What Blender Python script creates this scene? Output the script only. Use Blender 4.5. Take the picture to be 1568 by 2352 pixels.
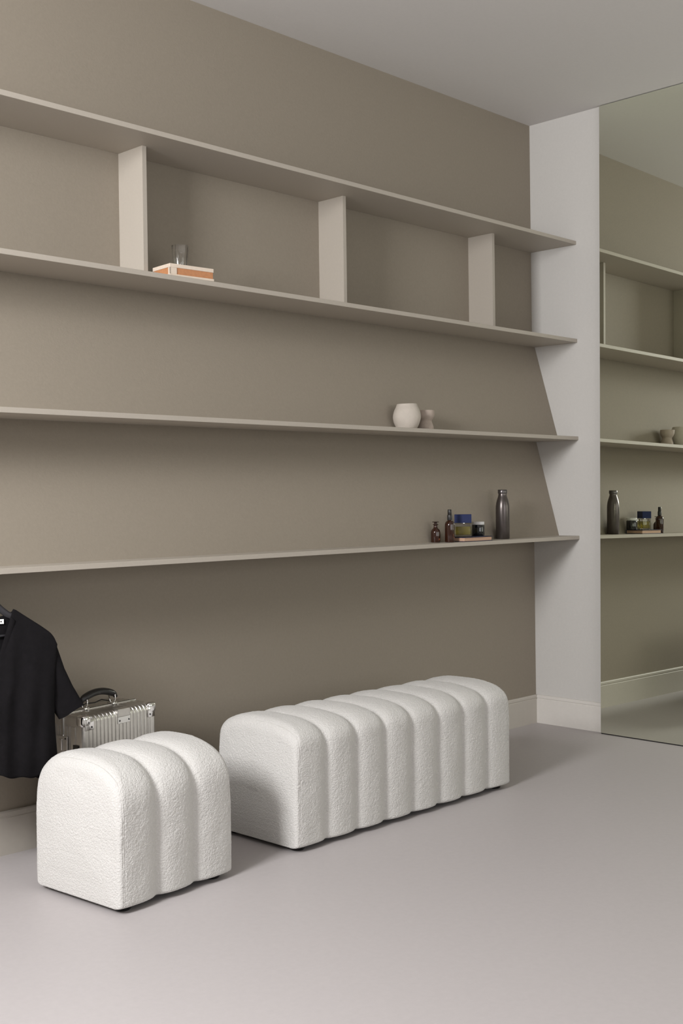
import bpy, bmesh, math, random
from mathutils import Vector, Matrix, noise
PI = math.pi
random.seed(7)
for o in list(bpy.data.objects): bpy.data.objects.remove(o)
sc = bpy.context.scene
COL = sc.collection

# ------------------------------------------------------------------ camera
def rot_cam(yaw, pitch, roll):
    cy, sy = math.cos(yaw), math.sin(yaw); cp, sp = math.cos(pitch), math.sin(pitch)
    f = Vector((sy*cp, cy*cp, sp)); r = Vector((cy, -sy, 0)); u = r.cross(f)
    c, s = math.cos(roll), math.sin(roll)
    r2 = c*r+s*u; u2 = -s*r+c*u
    return Matrix((r2, u2, -f)).transposed()
cam = bpy.data.cameras.new('camera'); cam_o = bpy.data.objects.new('camera', cam); COL.objects.link(cam_o)
cam.sensor_fit = 'VERTICAL'; cam.sensor_height = 24; cam.lens = 24*2697.6/2352
cam.clip_start = .05; cam.clip_end = 60
cam_o.location = (-4.9069, -3.461, 1.1533)
cam_o.rotation_euler = rot_cam(0.7954, -0.01396, -0.01023).to_euler()
sc.camera = cam_o

# ------------------------------------------------------------------ light
sc.view_settings.view_transform = 'Standard'
sc.view_settings.look = 'None'
sc.view_settings.gamma = 1
sc.view_settings.use_curve_mapping = False
sc.view_settings.exposure = 0.0
world = bpy.data.worlds.new('sky'); sc.world = world; world.use_nodes = True
world.node_tree.nodes['Background'].inputs[0].default_value = (.80, .88, 1, 1)
world.node_tree.nodes['Background'].inputs[1].default_value = .08
def area(name, loc, size, direction, power, color, spread=180):
    l = bpy.data.lights.new(name, 'AREA'); l.shape = 'RECTANGLE'; l.size, l.size_y = size
    l.energy = power; l.color = color; l.spread = math.radians(spread)
    o = bpy.data.objects.new(name, l); COL.objects.link(o); o.location = loc
    o.rotation_euler = Vector(direction).to_track_quat('-Z', 'Y').to_euler()
    return o
# daylight through the unseen side window (wall_left); roof and rear windows are added to match the light
WX = -5.8
area('side_window_daylight', (WX-.12, -1.42, 2.3), (.8, .95), (1, 0, -.25), 172, (.99, .985, 1))
area('added_roof_light', (-5.1, -1.6, 3.2), (1.0, 1.5), (.36, 0, -1), 15, (.99, .985, 1), 85)  # unseen roof window, added for the bright pool on the floor
area('added_rear_light', (-2.9, -6.72, 1.75), (3.6, 2.1), (0, 1, 0), 76, (.99, .985, 1))  # unseen rear windows, added as fill for faces turned to the camera side

# ------------------------------------------------------------------ helpers
def tag(o, label=None, cat=None, group=None, kind=None):
    if label: o['label'] = label
    if cat: o['category'] = cat
    if group: o['group'] = group
    if kind: o['kind'] = kind
    return o
def empty(name, loc=(0, 0, 0), rz=0.0, label=None, cat=None, group=None):
    o = bpy.data.objects.new(name, None); COL.objects.link(o); o.location = loc; o.rotation_euler = (0, 0, rz)
    o.empty_display_size = .05
    return tag(o, label, cat, group)
def obj(name, bm, mat, parent=None, smooth=False, loc=None, rz=None):
    bmesh.ops.recalc_face_normals(bm, faces=bm.faces[:])
    me = bpy.data.meshes.new(name); bm.to_mesh(me); bm.free()
    me.materials.append(mat)
    if smooth:
        for p in me.polygons: p.use_smooth = True
        if smooth != 'all': me.set_sharp_from_angle(angle=math.radians(38))
    o = bpy.data.objects.new(name, me); COL.objects.link(o)
    if parent: o.parent = parent
    if loc: o.location = loc
    if rz: o.rotation_euler = (0, 0, rz)
    return o
def same(name, src, parent, loc, rot=(0, 0, 0)):
    o = src.copy(); o.name = name; COL.objects.link(o); o.parent = parent; o.location = loc; o.rotation_euler = rot
    return o
def box(bm, lo, hi, bev=0.0, seg=2):
    b = bmesh.new(); bmesh.ops.create_cube(b, size=1)
    for v in b.verts:
        v.co = Vector([lo[i]+(v.co[i]+.5)*(hi[i]-lo[i]) for i in range(3)])
    if bev: bmesh.ops.bevel(b, geom=b.edges[:], offset=bev, segments=seg, profile=.5, affect='EDGES')
    me = bpy.data.meshes.new('t'); b.to_mesh(me); b.free(); bm.from_mesh(me); bpy.data.meshes.remove(me)
    return bm
def nb(*a, **k): return box(bmesh.new(), *a, **k)
def prism(bm, pts, axis, a, b):
    """closed outline pts (2D) extruded along axis from a to b"""
    def P(p, t):
        if axis == 0: return Vector((t, p[0], p[1]))
        if axis == 1: return Vector((p[0], t, p[1]))
        return Vector((p[0], p[1], t))
    A = [bm.verts.new(P(p, a)) for p in pts]; B = [bm.verts.new(P(p, b)) for p in pts]
    n = len(pts)
    for i in range(n): bm.faces.new((A[i], A[(i+1) % n], B[(i+1) % n], B[i]))
    bm.faces.new(A[::-1]); bm.faces.new(B)
    return bm
def lathe(bm, prof, seg=40, wob=None, cap=True):
    rings = []
    for (r, z) in prof:
        ring = []
        for k in range(seg):
            a = 2*PI*k/seg; rr = r*(wob(a, z) if wob else 1)
            ring.append(bm.verts.new((rr*math.cos(a), rr*math.sin(a), z)))
        rings.append(ring)
    for A, B in zip(rings, rings[1:]):
        for k in range(seg): bm.faces.new((A[k], A[(k+1) % seg], B[(k+1) % seg], B[k]))
    if cap:
        bm.faces.new(rings[0][::-1]); bm.faces.new(rings[-1])
    return bm
def tube(bm, pts, rad, seg=12, cap=True):
    pts = [Vector(p) for p in pts]; n = len(pts)
    rad = rad if isinstance(rad, (list, tuple)) else [rad]*n
    rings = []; prev = None
    for i, p in enumerate(pts):
        t = (pts[min(i+1, n-1)]-pts[max(i-1, 0)]).normalized()
        if prev is None:
            a = Vector((0, 0, 1)) if abs(t.z) < .9 else Vector((1, 0, 0)); u = (a-a.dot(t)*t).normalized()
        else: u = (prev-prev.dot(t)*t).normalized()
        prev = u; w = t.cross(u)
        rings.append([bm.verts.new(p+rad[i]*(math.cos(2*PI*k/seg)*u+math.sin(2*PI*k/seg)*w)) for k in range(seg)])
    for A, B in zip(rings, rings[1:]):
        for k in range(seg): bm.faces.new((A[k], A[(k+1) % seg], B[(k+1) % seg], B[k]))
    if cap: bm.faces.new(rings[0][::-1]); bm.faces.new(rings[-1])
    return bm
def sheet(bm, F, nu, nv, thick=0.0):
    G = [[bm.verts.new(F(i/nu, j/nv)) for j in range(nv+1)] for i in range(nu+1)]
    fs = [bm.faces.new((G[i][j], G[i+1][j], G[i+1][j+1], G[i][j+1])) for i in range(nu) for j in range(nv)]
    if thick:
        bmesh.ops.recalc_face_normals(bm, faces=fs)
        bmesh.ops.solidify(bm, geom=fs, thickness=thick)
    return bm

# ------------------------------------------------------------------ materials
def mat(name, color, rough=.6, metal=0, bump=0, bscale=200, mottle=0, mscale=3, spec=.5, **kw):
    m = bpy.data.materials.new(name); m.use_nodes = True; nt = m.node_tree; b = nt.nodes['Principled BSDF']
    b.inputs['Base Color'].default_value = (*color, 1); b.inputs['Roughness'].default_value = rough
    b.inputs['Metallic'].default_value = metal; b.inputs['Specular IOR Level'].default_value = spec
    for k, v in kw.items(): b.inputs[k.replace('_', ' ')].default_value = v
    tc = nt.nodes.new('ShaderNodeTexCoord')
    if mottle:
        n = nt.nodes.new('ShaderNodeTexNoise'); n.inputs['Scale'].default_value = mscale; n.inputs['Detail'].default_value = 6
        n.inputs['Roughness'].default_value = .65
        nt.links.new(tc.outputs['Object'], n.inputs['Vector'])
        r = nt.nodes.new('ShaderNodeMapRange'); r.inputs[1].default_value = .3; r.inputs[2].default_value = .7
        r.inputs[3].default_value = 1-mottle; r.inputs[4].default_value = 1+mottle
        nt.links.new(n.outputs['Fac'], r.inputs[0])
        x = nt.nodes.new('ShaderNodeVectorMath'); x.operation = 'SCALE'; x.inputs[0].default_value = color
        nt.links.new(r.outputs[0], x.inputs['Scale']); nt.links.new(x.outputs[0], b.inputs['Base Color'])
    if bump:
        n = nt.nodes.new('ShaderNodeTexNoise'); n.inputs['Scale'].default_value = bscale; n.inputs['Detail'].default_value = 4
        nt.links.new(tc.outputs['Object'], n.inputs['Vector'])
        bp = nt.nodes.new('ShaderNodeBump'); bp.inputs['Strength'].default_value = min(1, bump); bp.inputs['Distance'].default_value = .001
        nt.links.new(n.outputs['Fac'], bp.inputs['Height']); nt.links.new(bp.outputs[0], b.inputs['Normal'])
    return m
M = {}
M['taupe'] = mat('taupe_wall_paint', (.285, .248, .198), .75, bump=.35, bscale=160, mottle=.035, mscale=90, spec=.25)
M['shelf'] = mat('taupe_lit_shelf_paint', (.43, .388, .332), .55, bump=.2, bscale=220, mottle=.02, mscale=120, spec=.35)  # wall taupe lightened; brighter light on shelf edges is put into the colour
M['white_wall'] = mat('off_white_wall_paint', (.585, .568, .538), .8, bump=.35, bscale=150, mottle=.02, mscale=80, spec=.2)
M['ceiling'] = mat('ceiling_paint', (.665, .645, .63), .85, bump=.3, bscale=150, mottle=.015, mscale=60, spec=.2)
M['floor'] = mat('poured_floor', (.445, .415, .41), .5, bump=.15, bscale=60, mottle=.025, mscale=50, spec=.35)
M['base'] = mat('baseboard_paint', (.50, .465, .41), .55, bump=.15, bscale=120, mottle=.02, mscale=40, spec=.35)
M['base_light'] = mat('baseboard_light_paint', (.66, .63, .585), .55, bump=.15, bscale=120, mottle=.02, mscale=40, spec=.35)
M['black'] = mat('black_plastic', (.012, .011, .011), .35)
M['frame'] = mat('window_frame_paint', (.7, .69, .67), .5, mottle=.01, mscale=20)
def boucle():
    m = bpy.data.materials.new('cream_boucle'); m.use_nodes = True; nt = m.node_tree; b = nt.nodes['Principled BSDF']
    b.inputs['Roughness'].default_value = .95; b.inputs['Specular IOR Level'].default_value = .15
    b.inputs['Sheen Weight'].default_value = .15; b.inputs['Sheen Roughness'].default_value = .5
    tc = nt.nodes.new('ShaderNodeTexCoord')
    v = nt.nodes.new('ShaderNodeTexVoronoi'); v.feature = 'SMOOTH_F1'; v.inputs['Scale'].default_value = 225; v.inputs['Smoothness'].default_value = .45
    n = nt.nodes.new('ShaderNodeTexNoise'); n.inputs['Scale'].default_value = 160; n.inputs['Detail'].default_value = 5; n.inputs['Roughness'].default_value = .6
    nt.links.new(tc.outputs['Object'], n.inputs['Vector'])
    ad = nt.nodes.new('ShaderNodeVectorMath'); ad.operation = 'MULTIPLY_ADD'
    ad.inputs[1].default_value = (.0035, .0035, .0035)
    nt.links.new(n.outputs['Color'], ad.inputs[0]); nt.links.new(tc.outputs['Object'], ad.inputs[2])
    nt.links.new(ad.outputs[0], v.inputs['Vector'])
    mx = nt.nodes.new('ShaderNodeMath'); mx.operation = 'SUBTRACT'
    nt.links.new(n.outputs['Fac'], mx.inputs[0]); nt.links.new(v.outputs['Distance'], mx.inputs[1])
    bp = nt.nodes.new('ShaderNodeBump'); bp.inputs['Strength'].default_value = .62; bp.inputs['Distance'].default_value = .0025
    nt.links.new(mx.outputs[0], bp.inputs['Height']); nt.links.new(bp.outputs[0], b.inputs['Normal'])
    cr = nt.nodes.new('ShaderNodeValToRGB'); cr.color_ramp.elements[0].position = .05; cr.color_ramp.elements[1].position = .5
    cr.color_ramp.elements[0].color = (.645, .632, .61, 1); cr.color_ramp.elements[1].color = (.58, .565, .538, 1)
    nt.links.new(v.outputs['Distance'], cr.inputs[0]); nt.links.new(cr.outputs[0], b.inputs['Base Color'])
    return m
M['boucle'] = boucle()
M['thread'] = mat('cream_thread', (.50, .485, .455), .9, bump=.5, bscale=900)
M['alu'] = mat('ribbed_aluminium', (.62, .60, .57), .36, 1, bump=.15, bscale=300, mottle=.06, mscale=60)
M['chrome'] = mat('chrome', (.85, .84, .83), .12, 1, mottle=.01, mscale=50)
M['dark_metal'] = mat('dark_metal', (.08, .078, .078), .3, 1, mottle=.02, mscale=50)
M['plate'] = mat('brushed_plate', (.80, .79, .76), .35, .6, mottle=.02, mscale=200)
M['fabric_black'] = mat('black_linen', (.005, .0042, .005), .95, bump=.8, bscale=900, mottle=.25, mscale=60, spec=.2)
M['hanger'] = mat('black_hanger_wood', (.014, .013, .016), .5, mottle=.1, mscale=30)
M['label'] = mat('white_label', (.75, .75, .74), .8, mottle=.02, mscale=200)
M['steel'] = mat('grey_steel_bottle', (.115, .10, .094), .3, .85, bump=.1, bscale=500, mottle=.05, mscale=80)
M['steel_cap'] = mat('grey_steel_cap', (.12, .11, .108), .3, .85, mottle=.03, mscale=80)
M['amber'] = mat('amber_glass', (.05, .014, .006), .06, Transmission_Weight=.45, IOR=1.45, Coat_Weight=.5)
M['amber_dark'] = mat('amber_liquid', (.04, .012, .008), .08, Transmission_Weight=.3, IOR=1.45, Coat_Weight=.5)
M['glass_black'] = mat('black_glass', (.006, .006, .007), .06, Coat_Weight=.5)
M['lid_white'] = mat('white_lid_plastic', (.66, .65, .64), .4, mottle=.01, mscale=80)
M['blue'] = mat('blue_cap_plastic', (.007, .016, .075), .5, spec=.3, mottle=.04, mscale=120)
M['navy'] = mat('navy_book_cloth', (.010, .013, .045), .55, bump=.3, bscale=800, mottle=.05, mscale=200)
M['pages'] = mat('page_edges', (.56, .36, .25), .8, bump=.4, bscale=600, mottle=.06, mscale=300)
M['glass'] = mat('clear_glass', (1, 1, 1), .02, Transmission_Weight=1.0, IOR=1.46)
M['perfume'] = mat('yellow_perfume', (.62, .54, .14), .05, Transmission_Weight=.7, IOR=1.36)
M['clay'] = mat('pale_clay', (.50, .45, .39), .8, bump=.9, bscale=90, mottle=.06, mscale=25)
M['clay_pink'] = mat('pinkish_clay', (.44, .365, .31), .8, bump=.9, bscale=90, mottle=.10, mscale=22)
M['box_cream'] = mat('cream_board', (.66, .56, .46), .6, bump=.3, bscale=250, mottle=.05, mscale=60)
M['box_tan'] = mat('tan_leather_side', (.46, .205, .09), .55, bump=.4, bscale=400, mottle=.12, mscale=90)
def mirror_mat():
    m = bpy.data.materials.new('tinted_mirror_glass'); m.use_nodes = True; b = m.node_tree.nodes['Principled BSDF']
    b.inputs['Base Color'].default_value = (.86, .885, .77, 1); b.inputs['Metallic'].default_value = 1; b.inputs['Roughness'].default_value = 0.0
    return m
M['mirror'] = mirror_mat()

# ------------------------------------------------------------------ room
H = 3.0
YF = -6.6                                  # wall behind the camera
def yw(z): return -.0138*(H-z)/H           # the shelf wall leans by 14 mm
f = nb((WX-.15, YF-.15, -.12), (.15, .15, 0)); tag(obj('floor', f, M['floor']), kind='structure')
RL = (-5.65, -4.55, -2.4, -.8)             # unseen ceiling opening for the added roof light
c = bmesh.new()
box(c, (WX-.15, YF-.15, H), (RL[0], .15, H+.12)); box(c, (RL[1], YF-.15, H), (.15, .15, H+.12))
box(c, (RL[0], YF-.15, H), (RL[1], RL[2], H+.12)); box(c, (RL[0], RL[3], H), (RL[1], .15, H+.12)); tag(obj('ceiling', c, M['ceiling']), kind='structure')
w = prism(bmesh.new(), [(yw(0), 0), (yw(H), H), (.15, H), (.15, 0)], 0, WX-.15, 0)
tag(obj('wall_back', w, M['taupe']), kind='structure')
w = nb((0, YF-.15, 0), (.15, .15, H)); tag(obj('wall_right', w, M['white_wall']), kind='structure')
# window wall with one tall opening
y0, y1, z0, z1 = -1.88, -.96, 1.75, 2.85
w = bmesh.new()
box(w, (WX-.15, YF, 0), (WX, y0, H)); box(w, (WX-.15, y1, 0), (WX, -.02, H)); box(w, (WX-.15, y0, 0), (WX, y1, z0)); box(w, (WX-.15, y0, z1), (WX, y1, H))
tag(obj('wall_left', w, M['white_wall']), kind='structure')
def window(name, lo, hi, axis):
    """frame around an opening; lo/hi = opening corners; axis 0: wall normal X, 1: wall normal Y"""
    r = empty(name, ((lo[0]+hi[0])/2, (lo[1]+hi[1])/2, lo[2])); tag(r, kind='structure')
    o = r.location
    a = 1 if axis == 0 else 0
    wd = (hi[a]-lo[a])/2; h = hi[2]-lo[2]
    def bar(n, u0, u1, v0, v1):
        l = [-.03]*3; g = [.03]*3; l[a], g[a], l[2], g[2] = u0, u1, v0, v1
        obj(n, nb(tuple(l), tuple(g), .003), M['frame'], r)
    bar('frame_rail', -wd, wd, 0, .05); bar('frame_rail', -wd, wd, h-.05, h)
    bar('frame_stile', -wd, -wd+.05, .05, h-.05); bar('frame_stile', wd-.05, wd, .05, h-.05)
    return r, bar, wd, h
r, bar, wd, h = window('window_1', (WX-.07, y0, z0), (WX-.07, y1, z1), 0)
w = bmesh.new(); a0, a1, b0, b1 = -4.75, -1.05, .7, 2.8
box(w, (WX, YF-.15, 0), (a0, YF, H)); box(w, (a1, YF-.15, 0), (0, YF, H)); box(w, (a0, YF-.15, 0), (a1, YF, b0)); box(w, (a0, YF-.15, b1), (a1, YF, H))
tag(obj('wall_front', w, M['white_wall']), kind='structure')
r, bar, wd, h = window('added_window_2', (a0, YF-.07, b0), (a1, YF-.07, b1), 1)  # unseen window added to go with the rear fill light
bar('mullion', -.6, -.55, .05, h-.05); bar('mullion', .55, .6, .05, h-.05)

# baseboards, with a small rounded cap moulding
def bb_prof(h, t, s):
    return [(0, 0), (s*t, 0), (s*t, h-.022), (s*(t-.002), h-.020), (s*(t-.002), h-.016), (s*t, h-.014), (s*(t-.001), h-.004), (s*(t-.004), h), (0, h)]
YB = yw(0)
b = prism(bmesh.new(), [(YB+p[0]+.004, p[1]) for p in bb_prof(.141, .016, -1)], 0, WX, -.004)
tag(obj('baseboard_back', b, M['base']), kind='structure')
b = prism(bmesh.new(), [(p[0], p[1]) for p in bb_prof(.141, .012, -1)], 1, YF, YB-.012)
tag(obj('baseboard_right', b, M['base_light']), kind='structure')

# ------------------------------------------------------------------ mirror on the right wall (leans back by a hair)
ym = -.413
def mx(z): return -.039+.024*z/H
mir = empty('wall_mirror', (0, ym, 0), label='full height frameless mirror leaning on the off-white end wall', cat='mirror')
g = bmesh.new()
yl, yr = 0, YF+.3-ym
pts = [(mx(0), .005), (mx(H-.003), H-.003), (mx(H-.003)+.006, H-.003), (mx(0)+.006, .005)]
P = bmesh.new()
A = [P.verts.new((x, yl, z)) for x, z in pts]; B = [P.verts.new((x, yr, z)) for x, z in pts]
for i in range(4): P.faces.new((A[i], A[(i+1) % 4], B[(i+1) % 4], B[i]))
P.faces.new(A[::-1]); P.faces.new(B)
obj('mirror_glass', P, M['mirror'], mir)
bk = bmesh.new(); pts = [(mx(0)+.0005, .0), (mx(0)+.0005, .0045), (mx(0)+.0065, .0055), (mx(H)+.0065, H-.004), (mx(H)+.0115, H-.004), (mx(0)+.016, .0)]
A = [bk.verts.new((x, yl-.002, z)) for x, z in pts]; B = [bk.verts.new((x, yr, z)) for x, z in pts]
for i in range(6): bk.faces.new((A[i], A[(i+1) % 4], B[(i+1) % 4], B[i]))
bk.faces.new(A[::-1]); bk.faces.new(B)
obj('backing_board', bk, M['dark_metal'], mir)['label'] = 'dark backing edge of the mirror'
bl = nb((mx(0)-.001, yr, 0), (mx(0)+.0, yl, .0045)); bl.free()

# ------------------------------------------------------------------ built-in shelving
T = .0172; SZ = [2.381, 1.9052, 1.430, .9453]; DEP = .267; XL = WX+.002
she = empty('wall_shelving', (-2.6, 0, SZ[3]), label='long taupe built-in wall shelving with open cubbies on top and sloping back panels', cat='shelf')
OX, OZ = 2.6, -SZ[3]
def shp(name, bm, m):
    for v in bm.verts: v.co += Vector((OX, 0, OZ))
    return obj(name, bm, m, she)
names = ['top shelf board, roof of the cubbies', 'second shelf board, floor of the cubbies', 'third shelf board, carrying the clay pots', 'lowest shelf board, carrying the bottles']
for i, z in enumerate(SZ):
    yb = yw(z)
    o = shp('shelf_board', nb((XL, yb-DEP, z-T), (0, yb, z), .0008, 1), M['shelf']); o['label'] = names[i]
DX = [-3.475, -2.4827, -1.4966, -.5066]
for x in DX:
    za, zb = SZ[1], SZ[0]-T; ya = yw(za)-.1406
    shp('divider', prism(bmesh.new(), [(yw(za), za), (yw(zb), zb), (yw(zb)-.1406, zb), (ya, za)], 0, x, x+T), M['shelf'])
for (zt, yt, zb, yb) in ((SZ[1]-T, -.022, SZ[2], -.155), (SZ[2]-T, -.027, SZ[3], -.158)):
    shp('sloping_back_panel', prism(bmesh.new(), [(yt, zt), (yb, zb), (yb+.012, zb), (yt+.012, zt)], 0, XL, -.0005), M['taupe'])

# ------------------------------------------------------------------ channelled pouf and bench
def upholstery(L, D, Hh, zs, N, z0, nexp=2.6, bulge=.02, seed=0, step=.0032):
    bm = bmesh.new()
    # section: from the bottom front edge over the top to the bottom back edge, closed by a flat bottom
    raw = []
    for k in range(40): raw.append((-D/2, z0+(zs-z0)*k/40))
    e = 2/nexp
    for k in range(241):
        a = PI*k/240; c, s = math.cos(a), max(0, math.sin(a))
        raw.append((-D/2*math.copysign(abs(c)**e, c), zs+(Hh-zs)*s**e))
    for k in range(39, -1, -1): raw.append((D/2, z0+(zs-z0)*k/40))
    # resample evenly
    d = [0]
    for a, b in zip(raw, raw[1:]): d.append(d[-1]+math.hypot(b[0]-a[0], b[1]-a[1]))
    n = int(d[-1]/step); sec = []; j = 0
    for k in range(n+1):
        t = d[-1]*k/n
        while j < len(d)-2 and d[j+1] < t: j += 1
        w_ = (t-d[j])/max(1e-9, d[j+1]-d[j]); sec.append((raw[j][0]*(1-w_)+raw[j+1][0]*w_, raw[j][1]*(1-w_)+raw[j+1][1]*w_))
    nor = []
    for k in range(n+1):
        a = sec[max(0, k-2)]; b = sec[min(n, k+2)]; tx, tz = b[0]-a[0], b[1]-a[1]; l = math.hypot(tx, tz); nor.append((-tz/l, tx/l))
    top = [max(0, min(1, (p[1]-zs*.8)/(Hh-zs*.8))) for p in sec]
    pitch = L/N
    def off(x, k):
        q = min(N-1, int(x/pitch)); t = x/pitch-q
        u = abs(2*t-1)
        v = u-(.5*(u-.86)**2/.14 if u > .86 else 0)
        o = bulge*1.04*(.45*v**2+.55*v**4.5)
        end = (q == 0 and t < .5) or (q == N-1 and t > .5)
        if end: o = bulge*.30*u**3
        # bottom hem pulls in a little so the rolls read as scallops
        R = .010+.035*top[k]**1.5
        xe = min(x, L-x)
        if xe < R: o += R-math.sqrt(max(0, R*R-(R-xe)**2))
        for g in (.0125, .0175):
            o += .0011*math.exp(-((xe-g)/.0011)**2)*(1-.6*top[k])
        zb = sec[k][1]-z0
        if zb < .012: o += .012-math.sqrt(max(0, .012**2-(.012-zb)**2))
        return o
    xs = []; x = 0.0
    while x < L:
        xs.append(x); xe = min(x, L-x); x += .0012 if xe < .024 else step
    xs.append(L)
    def fuzz(p, nx):
        q = p*150+Vector((seed, 0, 0))
        return .00085*noise.noise(q)+.0006*noise.noise(q*2.1)+.0018*noise.noise(p*14+Vector((seed, 3, 1)))
    rings = []
    for x in xs:
        ring = []
        for k in range(n+1):
            o = off(x, k); p = Vector((x, sec[k][0]-nor[k][0]*-o*-1, sec[k][1]-nor[k][1]*o))
            p = Vector((x, sec[k][0]+(-nor[k][0])*o, sec[k][1]+(-nor[k][1])*o))
            fz = fuzz(p, 0); p += Vector((0, nor[k][0], nor[k][1]))*fz
            ring.append(p)
        rings.append(ring)
    V = [[bm.verts.new(p) for p in r_] for r_ in rings]
    for A, B in zip(V, V[1:]):
        for k in range(n): bm.faces.new((A[k], B[k], B[k+1], A[k+1]))
    # end caps: rings shrink towards the middle of the end face, gently domed
    for side, ring, VV in ((-1, rings[0], V[0]), (1, rings[-1], V[-1])):
        c = Vector((ring[0].x, 0, (z0+Hh)/2*.9)); last = VV; m = int(.19/step)
        for i in range(1, m+1):
            rr = 1-i/m; cur = []
            for k, p in enumerate(ring):
                q = c+(p-c)*rr; q.x = p.x+side*.009*(1-rr**2.2)
                q.x += side*fuzz(q, 1)
                cur.append(q)
            if i < m:
                cv = [bm.verts.new(q) for q in cur]
                for k in range(n): bm.faces.new((last[k], last[k+1], cv[k+1], cv[k]))
                bm.faces.new((last[0], cv[0], cv[-1], last[-1]))
                last = cv
            else:
                cv = bm.verts.new(Vector((c.x+side*.009, c.y, c.z)))
                for k in range(n): bm.faces.new((last[k], last[k+1], cv))
                bm.faces.new((last[-1], last[0], cv))
    # bottom
    for A, B in zip(V, V[1:]): bm.faces.new((A[0], A[-1], B[-1], B[0]))
    return bm, sec, nor
def foot_bm():
    return lathe(bmesh.new(), [(.021, 0), (.023, .002), (.025, .012), (.026, .022)], 24)
foot_src = None
def ottoman(name, label, cat, x, y, rot, L, D, Hh, zs, N, nexp, seed, bulge):
    r = empty(name, (x, y, 0), rot, label, cat)
    z0 = .016
    bm, sec, nor = upholstery(L, D, Hh, zs, N, z0, nexp, bulge, seed)
    for v in bm.verts: v.co.y += D/2
    obj('upholstery', bm, M['boucle'], r, smooth='all')
    for s, xx in ((-1, .0150), (1, L-.0150)):            # stitched seam near both ends
        pts = [Vector((xx, sec[k][0]+D/2-nor[k][0]*.0008, sec[k][1]-nor[k][1]*.0008)) for k in range(6, len(sec)-6, 3)]
        R = [.010+.035*max(0, min(1, (p.z-zs*.8)/(Hh-zs*.8)))**1.5 for p in pts]
        q = []
        for p, R_, k in zip(pts, R, range(6, len(sec)-6, 3)):
            o = (R_-math.sqrt(max(0, R_*R_-(R_-.015)**2)) if .015 < R_ else 0)+bulge*.30*(1-2*.015/(L/N))**3
            q.append(p-Vector((0, nor[k][0], nor[k][1]))*o)
        obj('seam', tube(bmesh.new(), q, .0009, 6), M['thread'], r, smooth='all')
    obj('base_panel', nb((.022, .022, .0125), (L-.022, D-.022, .022), .002), M['black'], r)['label'] = 'black underside panel'
    first = None
    for xx in (.046, L-.046):
        for yy in (.050, D-.050):
            if first is None:
                first = obj('foot', foot_bm(), M['black'], r, smooth=True, loc=(xx, yy, 0)); first['label'] = 'low round black foot'
            else: same('foot', first, r, (xx, yy, 0))
    return r
ottoman('pouf', 'short three-channel cream boucle pouf, nearest the camera', 'pouf', -3.0445, -.7725, .085, .4385, .392, .4183+.004, .285, 3, 2.5, 3, .021)
ottoman('bench', 'long eight-channel cream boucle bench behind the short pouf', 'bench', -2.3309, -.7215-.003, .012, 1.1689, .3957, .4193+.002, .3328, 8, 2.65, 11, .020)

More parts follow.
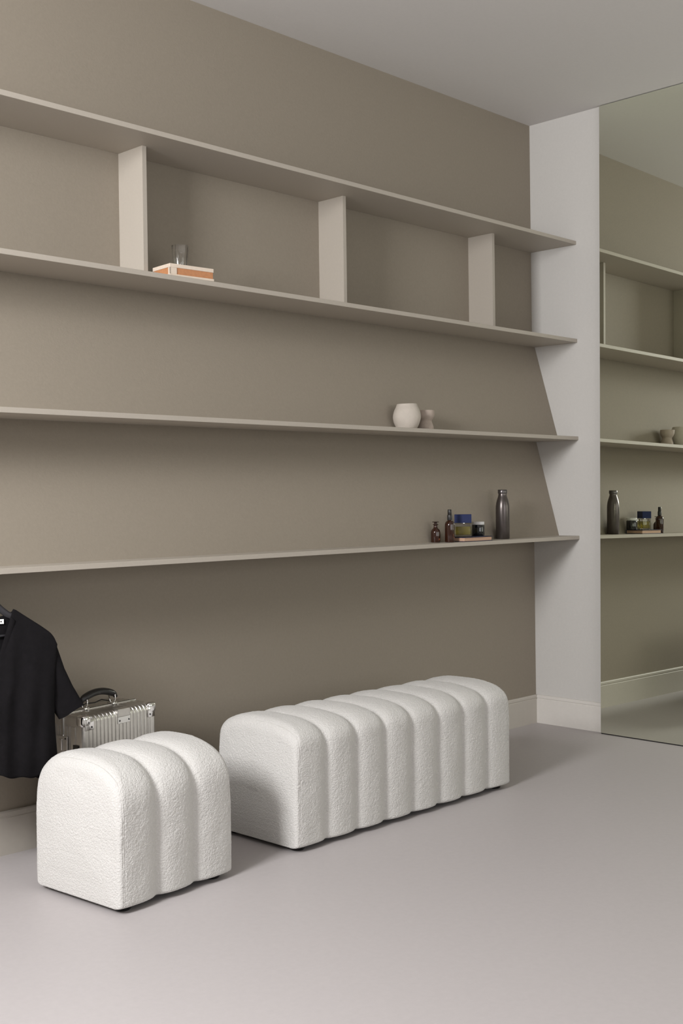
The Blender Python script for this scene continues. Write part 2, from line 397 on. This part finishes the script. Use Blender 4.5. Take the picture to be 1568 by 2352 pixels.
# ------------------------------------------------------------------ aluminium case
def case():
    W_, H_, D_ = .325, .458, .19
    r = empty('aluminium_case', (-2.83, -.268, 0), math.radians(9), 'upright ribbed aluminium travel case with black handle behind the short pouf', 'suitcase')
    zb = .012; half = D_/2; R = .022
    def shell(s):
        # path from the middle seam under the case, round the outer face, to the seam on top (y grows to the back)
        ysm = half-s*.004; yo = half-s*half
        path = [(ysm, zb)]
        for k in range(9):
            a = PI/2*k/8; path.append((yo+s*(R-R*math.sin(a)), zb+R-R*math.cos(a)))
        for k in range(9):
            a = PI/2*k/8; path.append((yo+s*(R-R*math.cos(a)), H_-R+R*math.sin(a)))
        path.append((ysm, H_))
        cy, cz = half, H_/2
        def nrm(k):
            a = path[max(0, k-1)]; b = path[min(len(path)-1, k+1)]; ty, tz = b[0]-a[0], b[1]-a[1]; l = math.hypot(ty, tz)
            n_ = (-tz/l*s*-1*-1, ty/l); n_ = (-tz/l, ty/l)
            py, pz = path[k]
            if n_[0]*(py-(half-s*.02))+n_[1]*(pz-cz) < 0: n_ = (-n_[0], -n_[1])
            return n_
        nn = [nrm(k) for k in range(len(path))]
        nn[0] = (0, -1); nn[-1] = (0, 1)
        bm = bmesh.new(); xs = []; nrib = 17; m0 = .022
        for k in range(6): xs.append((.010*(1-math.cos(PI/2*k/5)), .010-.010*math.sin(PI/2*k/5)))
        pr = (W_-2*m0)/nrib
        for i in range(nrib):
            x0_ = m0+i*pr
            for u, o in ((.0, .0026), (.12, .0026), (.24, .0004), (.38, 0), (.62, 0), (.76, .0004), (.88, .0026)): xs.append((x0_+u*pr, o))
        xs.append((W_-m0, .0026))
        for k in range(5, -1, -1): xs.append((W_-.010*(1-math.cos(PI/2*k/5)), .010-.010*math.sin(PI/2*k/5)))
        V = []
        for x, o in xs:
            V.append([bm.verts.new((x, p[0]-n_[0]*o, p[1]-n_[1]*o)) for p, n_ in zip(path, nn)])
        for A, B in zip(V, V[1:]):
            for k in range(len(path)-1): bm.faces.new((A[k], B[k], B[k+1], A[k+1]))
        for E_ in (V[0], V[-1]): bm.faces.new(E_)
        return bm
    for s in (1, -1):
        sh = obj('half_shell', shell(s), M['alu'], r, smooth=True)
        # vertical rails riveted on the end faces
        for x0_, x1_ in ((-.0025, .0005), (W_-.0005, W_+.0025)):
            for o0, o1 in ((.014, .022), (.030, .034), (.046, .060)):
                ya, yb = sorted((half-s*o0, half-s*o1))
                obj('side_rail', nb((x0_, ya, .05), (x1_, yb, H_-.035), .0008, 1), M['alu'], sh)
    fr = bmesh.new()
    for a in ((-.004, .012, -.001, H_-.006), (W_-.012+.0, W_+.004, -.001, H_-.006)):
        box(fr, (a[0], half-.005, zb+.004), (a[1], half+.005, a[3]), .0015)
    box(fr, (.002, half-.005, H_-.006), (W_-.002, half+.005, H_+.0035), .0015)
    box(fr, (.002, half-.005, zb-.002), (W_-.002, half+.005, zb+.006), .0015)
    obj('closing_frame', fr, M['chrome'], r)['label'] = 'bright frame along the closing line'
    ln = nb((.004, half-.0008, H_+.003), (W_-.004, half+.0008, H_+.0042)); obj('seam_line', ln, M['black'], r)
    # corner caps
    cap = bmesh.new()
    bmesh.ops.create_icosphere(cap, subdivisions=4, radius=1)
    for v in cap.verts:
        c = v.co; e = 3.4
        k = (abs(c.x)**e+abs(c.y)**e+abs(c.z)**e)**(1/e); v.co = c/k*.0205
    cut = [v for v in cap.verts if v.co.x > .006 and v.co.y > .006 and v.co.z < -.006]
    bmesh.ops.delete(cap, geom=cut, context='VERTS')
    for v in cap.verts:
        pass
    base = obj('corner_cap', cap, M['chrome'], r, smooth='all', loc=(.0165, .0165, H_-.0165)); base['label'] = 'polished corner cap with rivet'
    base.scale = (1, 1, 1)
    for x_, y_, z_, ro in ((W_-.0165, .0165, H_-.0165, (0, 0, PI/2)), (W_-.0165, D_-.0165, H_-.0165, (0, 0, PI)), (.0165, D_-.0165, H_-.0165, (0, 0, -PI/2)),
                           (.0165, .0165, zb+.0165, (0, -PI/2, 0)), (W_-.0165, .0165, zb+.0165, (0, PI, 0)),
                           (W_-.0165, D_-.0165, zb+.0165, (0, PI, PI/2)), (.0165, D_-.0165, zb+.0165, (PI, 0, 0))):
        same('corner_cap', base, r, (x_, y_, z_), ro)
    riv = lathe(bmesh.new(), [(.0032, -.001), (.0032, .001), (.002, .0018), (.0006, .002)], 12)
    rv = obj('rivet', riv, M['dark_metal'], base, smooth=True, loc=(.004, -.0200, -.004)); rv.rotation_euler = (PI/2, 0, 0)
    # flared plate of the front left cap, as in the photo: a flat tongue on the front
    tg = nb((.006, -.0028, H_-.046), (.044, .0006, H_-.012), .0016, 2); obj('corner_plate', tg, M['chrome'], r, smooth=True)
    tg = nb((W_-.038, -.0028, H_-.046), (W_-.006, .0006, H_-.012), .0016, 2); obj('corner_plate', tg, M['chrome'], r, smooth=True)
    for x_ in (.034, W_-.030):
        q = same('rivet', rv, r, (x_, -.0028, H_-.036), (PI/2, 0, 0))
    # name plate on the front edge
    pl = nb((.148, -.0035, H_-.046), (.203, .0, H_-.024), .0012); plo = obj('name_plate', pl, M['plate'], r); plo['label'] = 'blank bright plate with two rivets'
    top_ = nb((.148, -.0030, H_-.024), (.203, .022, H_+.0018), .0015); obj('plate_strap', top_, M['alu'], r)
    for x_ in (.155, .196): same('rivet', rv, plo, (x_, -.0035, H_-.036), (PI/2, 0, 0))
    # latch on the left end
    la = nb((-.0065, half-.026, H_-.125), (.0, half+.026, H_-.068), .002); lo = obj('latch', la, M['alu'], r)
    for z_ in (H_-.076, H_-.117): same('rivet', rv, lo, (-.0065, half-.018, z_), (0, -PI/2, 0))
    lb = nb((-.010, half-.004, H_-.115), (-.006, half+.010, H_-.078), .0015); obj('latch_lever', lb, M['chrome'], lo)
    lc = nb((-.0045, half-.074, H_-.160), (.0, half-.050, H_-.092), .0015); obj('side_plate', lc, M['dark_metal'], r)['label'] = 'dull grey plate on the end'
    # handle
    pts = []; x0_, x1_ = .083, .223
    for k in range(25):
        u = k/24; pts.append((x0_-.008+(x1_-x0_+.016)*u, half, H_+.030+.022*math.sin(PI*u)**.8-(.006 if k in (0, 24) else 0)))
    rad = [.0115*(.55+.45*min(1, min(k, 24-k)/2.5)) for k in range(25)]
    hd = tube(bmesh.new(), pts, rad, 14)
    for v in hd.verts: v.co.y = half+(v.co.y-half)*1.25
    ho = obj('handle', hd, M['black'], r, smooth='all'); ho['label'] = 'arched black padded grip'
    for x_ in (x0_+.008, x1_-.008):
        for s in (-1, 1):
            lk = tube(bmesh.new(), [(x_, half+s*.006, H_+.006), (x_+.001, half+s*.014, H_+.016), (x_-.001, half+s*.016, H_+.036)], [.0018, .0022, .0022], 8)
            obj('handle_link', lk, M['chrome'], r, smooth='all')
        br = nb((x_-.010, half-.014, H_+.001), (x_+.010, half+.014, H_+.0085), .002); obj('handle_bracket', br, M['chrome'], r, smooth=True)
    cb = tube(bmesh.new(), [(x0_+.014, half+.022, H_+.006), (.12, half+.026, H_+.014), (.16, half+.024, H_+.012), (.19, half+.024, H_+.018), (x1_+.01, half+.022, H_+.006)], .002, 8)
    obj('spare_strap', cb, M['black'], r, smooth='all')
    # feet
    ff = None
    for x_ in (.03, W_-.03):
        for y_ in (.03, D_-.03):
            if ff is None: ff = obj('foot', lathe(bmesh.new(), [(.011, 0), (.013, .004), (.013, .013)], 16), M['black'], r, smooth=True, loc=(x_, y_, 0))
            else: same('foot', ff, r, (x_, y_, 0))
case()

# ------------------------------------------------------------------ hanging black shirt
SA = math.radians(25)
SH = Vector((-3.104-.03*math.cos(SA), -.25+.03*math.sin(SA), 0))    # under the hook; s = distance to the right along the shirt
def interp(t, pts):
    for (a, b), (c, d) in zip(pts, pts[1:]):
        if t <= c:
            u = max(0, (t-a)/(c-a)); return b+(d-b)*u
    return pts[-1][1]
def smooth_interp(t, pts):
    return (interp(t-.004, pts)+interp(t, pts)+interp(t+.004, pts))/3
SHO = [(0, .822), (.06, .822), (.075, .818), (.10, .800), (.15, .765), (.178, .743), (.192, .722), (.198, .70)]   # shoulder line
def shirt():
    r = empty('black_shirt', (SH.x, SH.y, .30), -SA, 'loose black V-neck top hanging at the left edge beside the case', 'shirt')
    oz = -.30
    W2 = .197
    def body(front):
        sgn = -1 if front else 1
        def F(u, v):
            s = (u*2-1)*W2; a = abs(s)
            top = smooth_interp(a, SHO)
            if front and a < .068: top = .585+(.823-.585)*(a/.068)**.85
            if not front and a < .068: top = .795+.02*(a/.068)**2
            hem = .318+.008*math.sin(s*38+1)+.004*math.sin(s*90)
            if not front: hem -= .004
            z = top+(hem-top)*v
            flare = 1-.055*math.sin(PI*min(1, v*1.0))*1.0+.0*v
            wid = s*flare
            edge = math.sqrt(max(0, 1-(a/W2)**2))
            d = (.006+.030*min(1, v*2.2))*edge**.8+.0015
            fold = (.008*math.sin(s*42+1.3*math.sin(v*3)+(.5 if front else 2))+.005*math.sin(s*95+v*4+1))*min(1, v*1.8)*min(1, edge*1.6)
            fold += .006*noise.noise(Vector((s*14, v*5, 3 if front else 8)))*min(1, edge*2)
            return Vector((wid, sgn*(d+fold*.9), z+oz))
        return sheet(bmesh.new(), F, 110, 70, .0012)
    fr = obj('front_panel', body(True), M['fabric_black'], r, smooth='all')
    bk_ = obj('back_panel', body(False), M['fabric_black'], r, smooth='all')
    # neckline facing, a folded strip along the V
    for sd in (-1, 1):
        def Fc(u, v):
            a = .059*(1-u)+.001; top = .585+(.823-.585)*(a/.068)**.85
            x = sd*(a+.024*v*(1-.45*(1-u))); z = top-.012*v*(1-u)-.002
            edge = math.sqrt(max(0, 1-(a/W2)**2))
            vv = max(0, (smooth_interp(a, SHO)-top)/.5)
            return Vector((x, -(.0085+.003*math.sin(PI*v)+.030*min(1, vv*.0)*edge+.004), z+oz))
        obj('neck_facing', sheet(bmesh.new(), Fc, 30, 5, .0012), M['fabric_black'], r, smooth='all')
        # sleeve: flattened tube from behind the body edge out to the cuff
        outer = [(0, .150, .752), (.12, .188, .728), (.25, .200, .690), (.5, .219, .630), (.75, .243, .575), (1, .276, .515)]
        inner = [(0, .120, .70), (.12, .14, .66), (.25, .150, .62), (.5, .160, .560), (.75, .178, .510), (1, .200, .474)]
        bm = bmesh.new(); nu, nk = 26, 28; rings = []
        for i in range(nu+1):
            t = i/nu
            ox = interp(t, [(a, b) for a, b, c in outer]); ozz = interp(t, [(a, c) for a, b, c in outer])
            ix = interp(t, [(a, b) for a, b, c in inner]); iz = interp(t, [(a, c) for a, b, c in inner])
            ring = []
            for k in range(nk):
                a = 2*PI*k/nk; m_ = .5-.5*math.cos(a)
                x = ix+(ox-ix)*m_; z = iz+(ozz-iz)*m_; y = .012+(.006+.012*t)*math.sin(a)*(1+.35*math.sin(3*a+t*4))
                ring.append(bm.verts.new((sd*x, y, z+oz)))
            rings.append(ring)
        for A, B in zip(rings, rings[1:]):
            for k in range(nk): bm.faces.new((A[k], A[(k+1) % nk], B[(k+1) % nk], B[k]))
        obj('sleeve', bm, M['fabric_black'], r, smooth='all')
    # side hem tail hanging lower than the front hem
    def Ft(u, v):
        s = .105+.085*u
        return Vector((s, .018+.006*math.sin(u*5+v*2), .37-v*(.075-.03*(2*u-1)**2)+oz))
    obj('back_tail', sheet(bmesh.new(), Ft, 14, 10, .0012), M['fabric_black'], r, smooth='all')
    # care label inside the back neck
    lb = nb((.016, -.0005, .777+oz), (.040, .0015, .791+oz)); l_ = obj('neck_label', lb, M['label'], r, loc=(0, .000, 0)); l_['label'] = 'small white size label with a dark square'
    mk = nb((.030, -.0009, .782+oz), (.034, -.0004, .786+oz)); obj('label_mark', mk, M['black'], l_)
    # hanger inside it
    h = empty('clothes_hanger', (SH.x, SH.y, .74), -SA, 'black clothes hanger with steel hook carrying the black top', 'hanger')
    bm = bmesh.new(); pts = []
    for k in range(41):
        u = k/40*2-1; a = abs(u)*.165
        z = interp(a, [(0, .853), (.012, .852), (.03, .832), (.05, .815), (.08, .801), (.165, .742)])-.74-.010
        pts.append((u*.165, .0+.006*u*u, z))
    tube(bm, pts, [.010 if abs(k/20-1) > .06 else .013 for k in range(41)], 12)
    for v in bm.verts: v.co.y *= .55
    obj('hanger_arms', bm, M['hanger'], h, smooth='all')
    obj('trouser_bar', tube(bmesh.new(), [(-.15, 0, .005), (0, 0, .0), (.15, 0, .005)], .004, 10), M['hanger'], h, smooth='all')
    hk = [(0, 0, .115), (0, 0, .135)]
    for k in range(15):
        a = -PI/2+PI*1.35*k/14; hk.append((.017*math.cos(a), 0, .155+.017*math.sin(a)))
    obj('hook', tube(bmesh.new(), hk, .0018, 8), M['chrome'], h, smooth='all')['label'] = 'thin steel hook'
    g_ = empty('coat_peg', (SH.x, SH.y, SZ[3]-T), 0, 'small steel peg under the lowest shelf, carrying the hanger', 'peg')
    obj('peg_plate', nb((-.012, -.012, -.004), (.012, .03, 0), .001), M['chrome'], g_)
    obj('peg_arm', tube(bmesh.new(), [(0, .02, -.002), (0, .02, -.024), (0, .012, -.0275), (0, -.012, -.0275), (0, -.016, -.020)], .0025, 8), M['chrome'], g_, smooth='all')
shirt()

# ------------------------------------------------------------------ things on the lowest shelf
z4 = SZ[3]
def thing_lathe(name, label, cat, x, y, z, parts, group=None, rz=0):
    r = empty(name, (x, y, z), rz, label, cat, group)
    for pn, prof, m, lab in parts:
        o = obj(pn, lathe(bmesh.new(), prof, 48), m, r, smooth=True)
        if lab: o['label'] = lab
    return r
B_ = [(0.0270, 0), (.0300, .0012), (.0318, .004), (.0320, .14), (.0314, .152), (.0295, .166), (.0262, .180), (.0222, .192), (.0198, .200), (.0190, .206), (.0190, .2125)]
thing_lathe('steel_bottle', 'tall dark grey steel drinking bottle on the lowest shelf', 'bottle', -0.5081, -0.192, z4,
            [('body', B_, M['steel'], None), ('cap', [(.0200, .2100), (.0212, .2112), (.0216, .214), (.0214, .2255), (.0200, .2278), (.017, .2284)], M['steel_cap'], 'low ribbed grey cap')])
thing_lathe('stoppered_bottle', 'small amber glass bottle with flat glass stopper, leftmost on the lowest shelf', 'bottle', -.9783, -.181, z4,
            [('body', [(.017, 0), (.0200, .001), (.0208, .004), (.0208, .044), (.0198, .050), (.0165, .056), (.0110, .062), (.0082, .066), (.0078, .072), (.0085, .076), (.0128, .0785), (.0130, .0800), (.009, .081)], M['amber'], None),
             ('stopper', [(.0060, .078), (.0058, .084), (.0075, .0865), (.0148, .0880), (.0152, .0898), (.0135, .0910), (.003, .0915)], M['amber_dark'], 'flat glass stopper')])
thing_lathe('spray_bottle', 'amber glass spray bottle with slim black pump on the lowest shelf', 'bottle', -.9314, -.222, z4,
            [('body', [(.018, 0), (.0208, .001), (.0217, .004), (.0217, .074), (.0210, .081), (.0185, .0875), (.014, .0925), (.0095, .0955), (.0085, .099)], M['amber'], None),
             ('collar', [(.0085, .096), (.0100, .0965), (.0104, .098), (.0104, .117), (.0098, .119), (.0088, .1195)], M['black'], 'black screw collar'),
             ('pump', [(.0080, .1185), (.0086, .1195), (.0086, .1415), (.0080, .1425), (.006, .143)], M['black'], 'black pump head')])
bx0, by0, bL, bW, bT = -0.8803, -.264, 0.200, .100, .021
bk = empty('closed_book', (bx0, by0, z4), 0, 'navy book lying flat under the perfume and the jar', 'book')
obj('cover', nb((0, 0, bT-.003), (bL, bW, bT), .001, 1), M['navy'], bk); obj('cover', nb((0, 0, 0), (bL, bW, .003), .001, 1), M['navy'], bk)
obj('spine', nb((0, bW-.003, 0), (bL, bW+.0005, bT), .001, 1), M['navy'], bk)
obj('page_block', nb((.004, .004, .003), (bL-.004, bW-.003, bT-.003)), M['pages'], bk)['label'] = 'warm tan page edges'
zk = z4+bT
# perfume
pf = empty('perfume_bottle', (-0.8094, -0.1985, zk), math.radians(-52), 'square clear bottle of yellow perfume with a blue cap on the navy book', 'perfume')
L2, W2_ = .037, .024
g = nb((-L2, -W2_, 0), (L2, W2_, .058), .003, 3); obj('glass_body', g, M['glass'], pf, smooth=True)
obj('perfume', nb((-L2+.005, -W2_+.005, .0085), (L2-.005, W2_-.005, .044), .002, 2), M['perfume'], pf, smooth=True)['label'] = 'yellow liquid'
obj('cap', nb((-L2-.0005, -W2_-.0005, .0605), (L2+.0005, W2_+.0005, .0985), .001, 2), M['blue'], pf)['label'] = 'square blue cap'
obj('neck', lathe(bmesh.new(), [(.009, .057), (.009, .062)], 24), M['chrome'], pf, smooth=True)
thing_lathe('cream_jar', 'black glass jar with white screw lid on the navy book', 'jar', -0.6917, -0.192, zk,
            [('body', [(.025, 0), (.0272, .0012), (.0280, .004), (.0280, .046), (.0265, .049), (.0255, .050)], M['glass_black'], None),
             ('lid', [(.0262, .0495), (.0274, .0502), (.0276, .0515), (.0276, .0615), (.0268, .0630), (.024, .0634)], M['lid_white'], 'white screw lid')])

# ------------------------------------------------------------------ clay pots on the third shelf
z3 = SZ[2]
def pot(name, label, x, y, prof, inner, m, ph, wobble, tilt=0):
    r = tag(bpy.data.objects.new(name, None), label, 'pot', 'clay pots on the third shelf'); COL.objects.link(r); r.location = (x, y, z3)
    del r['group']
    bm = bmesh.new()
    wob = lambda a, z: 1+wobble*math.sin(2*a+ph+z*20)+wobble*.7*math.sin(3*a+ph*2-z*30)+wobble*.5*noise.noise(Vector((math.cos(a)*2, math.sin(a)*2, z*60)))
    lathe(bm, prof+inner, 48, wob)
    for v in bm.verts:
        if v.co.z > .02: v.co.z += tilt*v.co.x*(v.co.z/.1)
    o = obj('vessel', bm, m, r, smooth='all')
    return r, o
def sm(p, n=6):
    out = []
    for i in range(len(p)-1):
        p0, p1, p2, p3 = p[max(0, i-1)], p[i], p[i+1], p[min(len(p)-1, i+2)]
        for k in range(n):
            t = k/n
            out.append(tuple(.5*((2*p1[j])+(-p0[j]+p2[j])*t+(2*p0[j]-5*p1[j]+4*p2[j]-p3[j])*t*t+(-p0[j]+3*p1[j]-3*p2[j]+p3[j])*t**3) for j in (0, 1)))
    out.append(p[-1]); return out
pot('clay_bowl', 'round bellied pale clay pot, larger of the two on the third shelf', -1.1876, -.205,
    sm([(.038, 0), (.045, .004), (.0560, .030), (.0590, .052), (.0545, .074), (.0465, .092), (.0420, .105)]), sm([(.0395, .1055), (.037, .103), (.041, .093), (.047, .075), (.050, .05), (.040, .012), (.01, .008)], 3), M['clay'], .4, .020, .03)
cup, vo = pot('clay_cup', 'small waisted pinkish clay cup beside the larger pale pot', -1.0589, -.196,
    sm([(.030, 0), (.035, .003), (.0345, .015), (.0300, .028), (.0270, .040), (.0330, .050), (.0385, .062), (.0395, .084)]), sm([(.036, .0845), (.035, .08), (.034, .065), (.024, .045), (.01, .04)], 3), M['clay_pink'], 2.1, .035, .02)

# ------------------------------------------------------------------ box and tumbler on the second shelf
z2 = SZ[1]
bx = empty('flat_box', (-2.4559, -.256, z2), math.radians(-5.4), 'flat tan box with cream lid and corners under the tumbler', 'box')
bl_, bw_, bh_ = .178, .112, .043
obj('lid', nb((0, 0, .0300), (bl_, bw_, bh_), .001, 2), M['box_cream'], bx)['label'] = 'cream lid board'
obj('base_board', nb((-.001, -.001, 0), (bl_+.001, bw_+.001, .0075), .001, 2), M['box_cream'], bx)['label'] = 'cream base board'
obj('side_panels', nb((.002, .002, .0075), (bl_-.002, bw_-.002, .0300)), M['box_tan'], bx)['label'] = 'tan leather-like sides'
obj('corner_block', nb((0, 0, .0075), (.028, .004, .0300), .0006, 1), M['box_cream'], bx)['label'] = 'cream corner block'
obj('corner_block', nb((0, .0, .0075), (.004, .012, .0300), .0006, 1), M['box_cream'], bx)
gl = empty('tumbler', (-2.3674, -.2, z2+bh_), .3, 'clear faceted drinking glass standing on the flat tan box', 'glass')
bm = bmesh.new(); N8 = 8
prof = [(.0215, 0), (.0235, .0012), (.0245, .006), (.0300, .0775), (.0296, .079), (.0290, .0775), (.0236, .010), (.018, .0085)]
lathe(bm, prof, N8*4, lambda a, z: math.cos(PI/N8)/math.cos((a % (2*PI/N8))-PI/N8) if z > .003 else 1)
obj('glass_body', bm, M['glass'], gl, smooth=True)
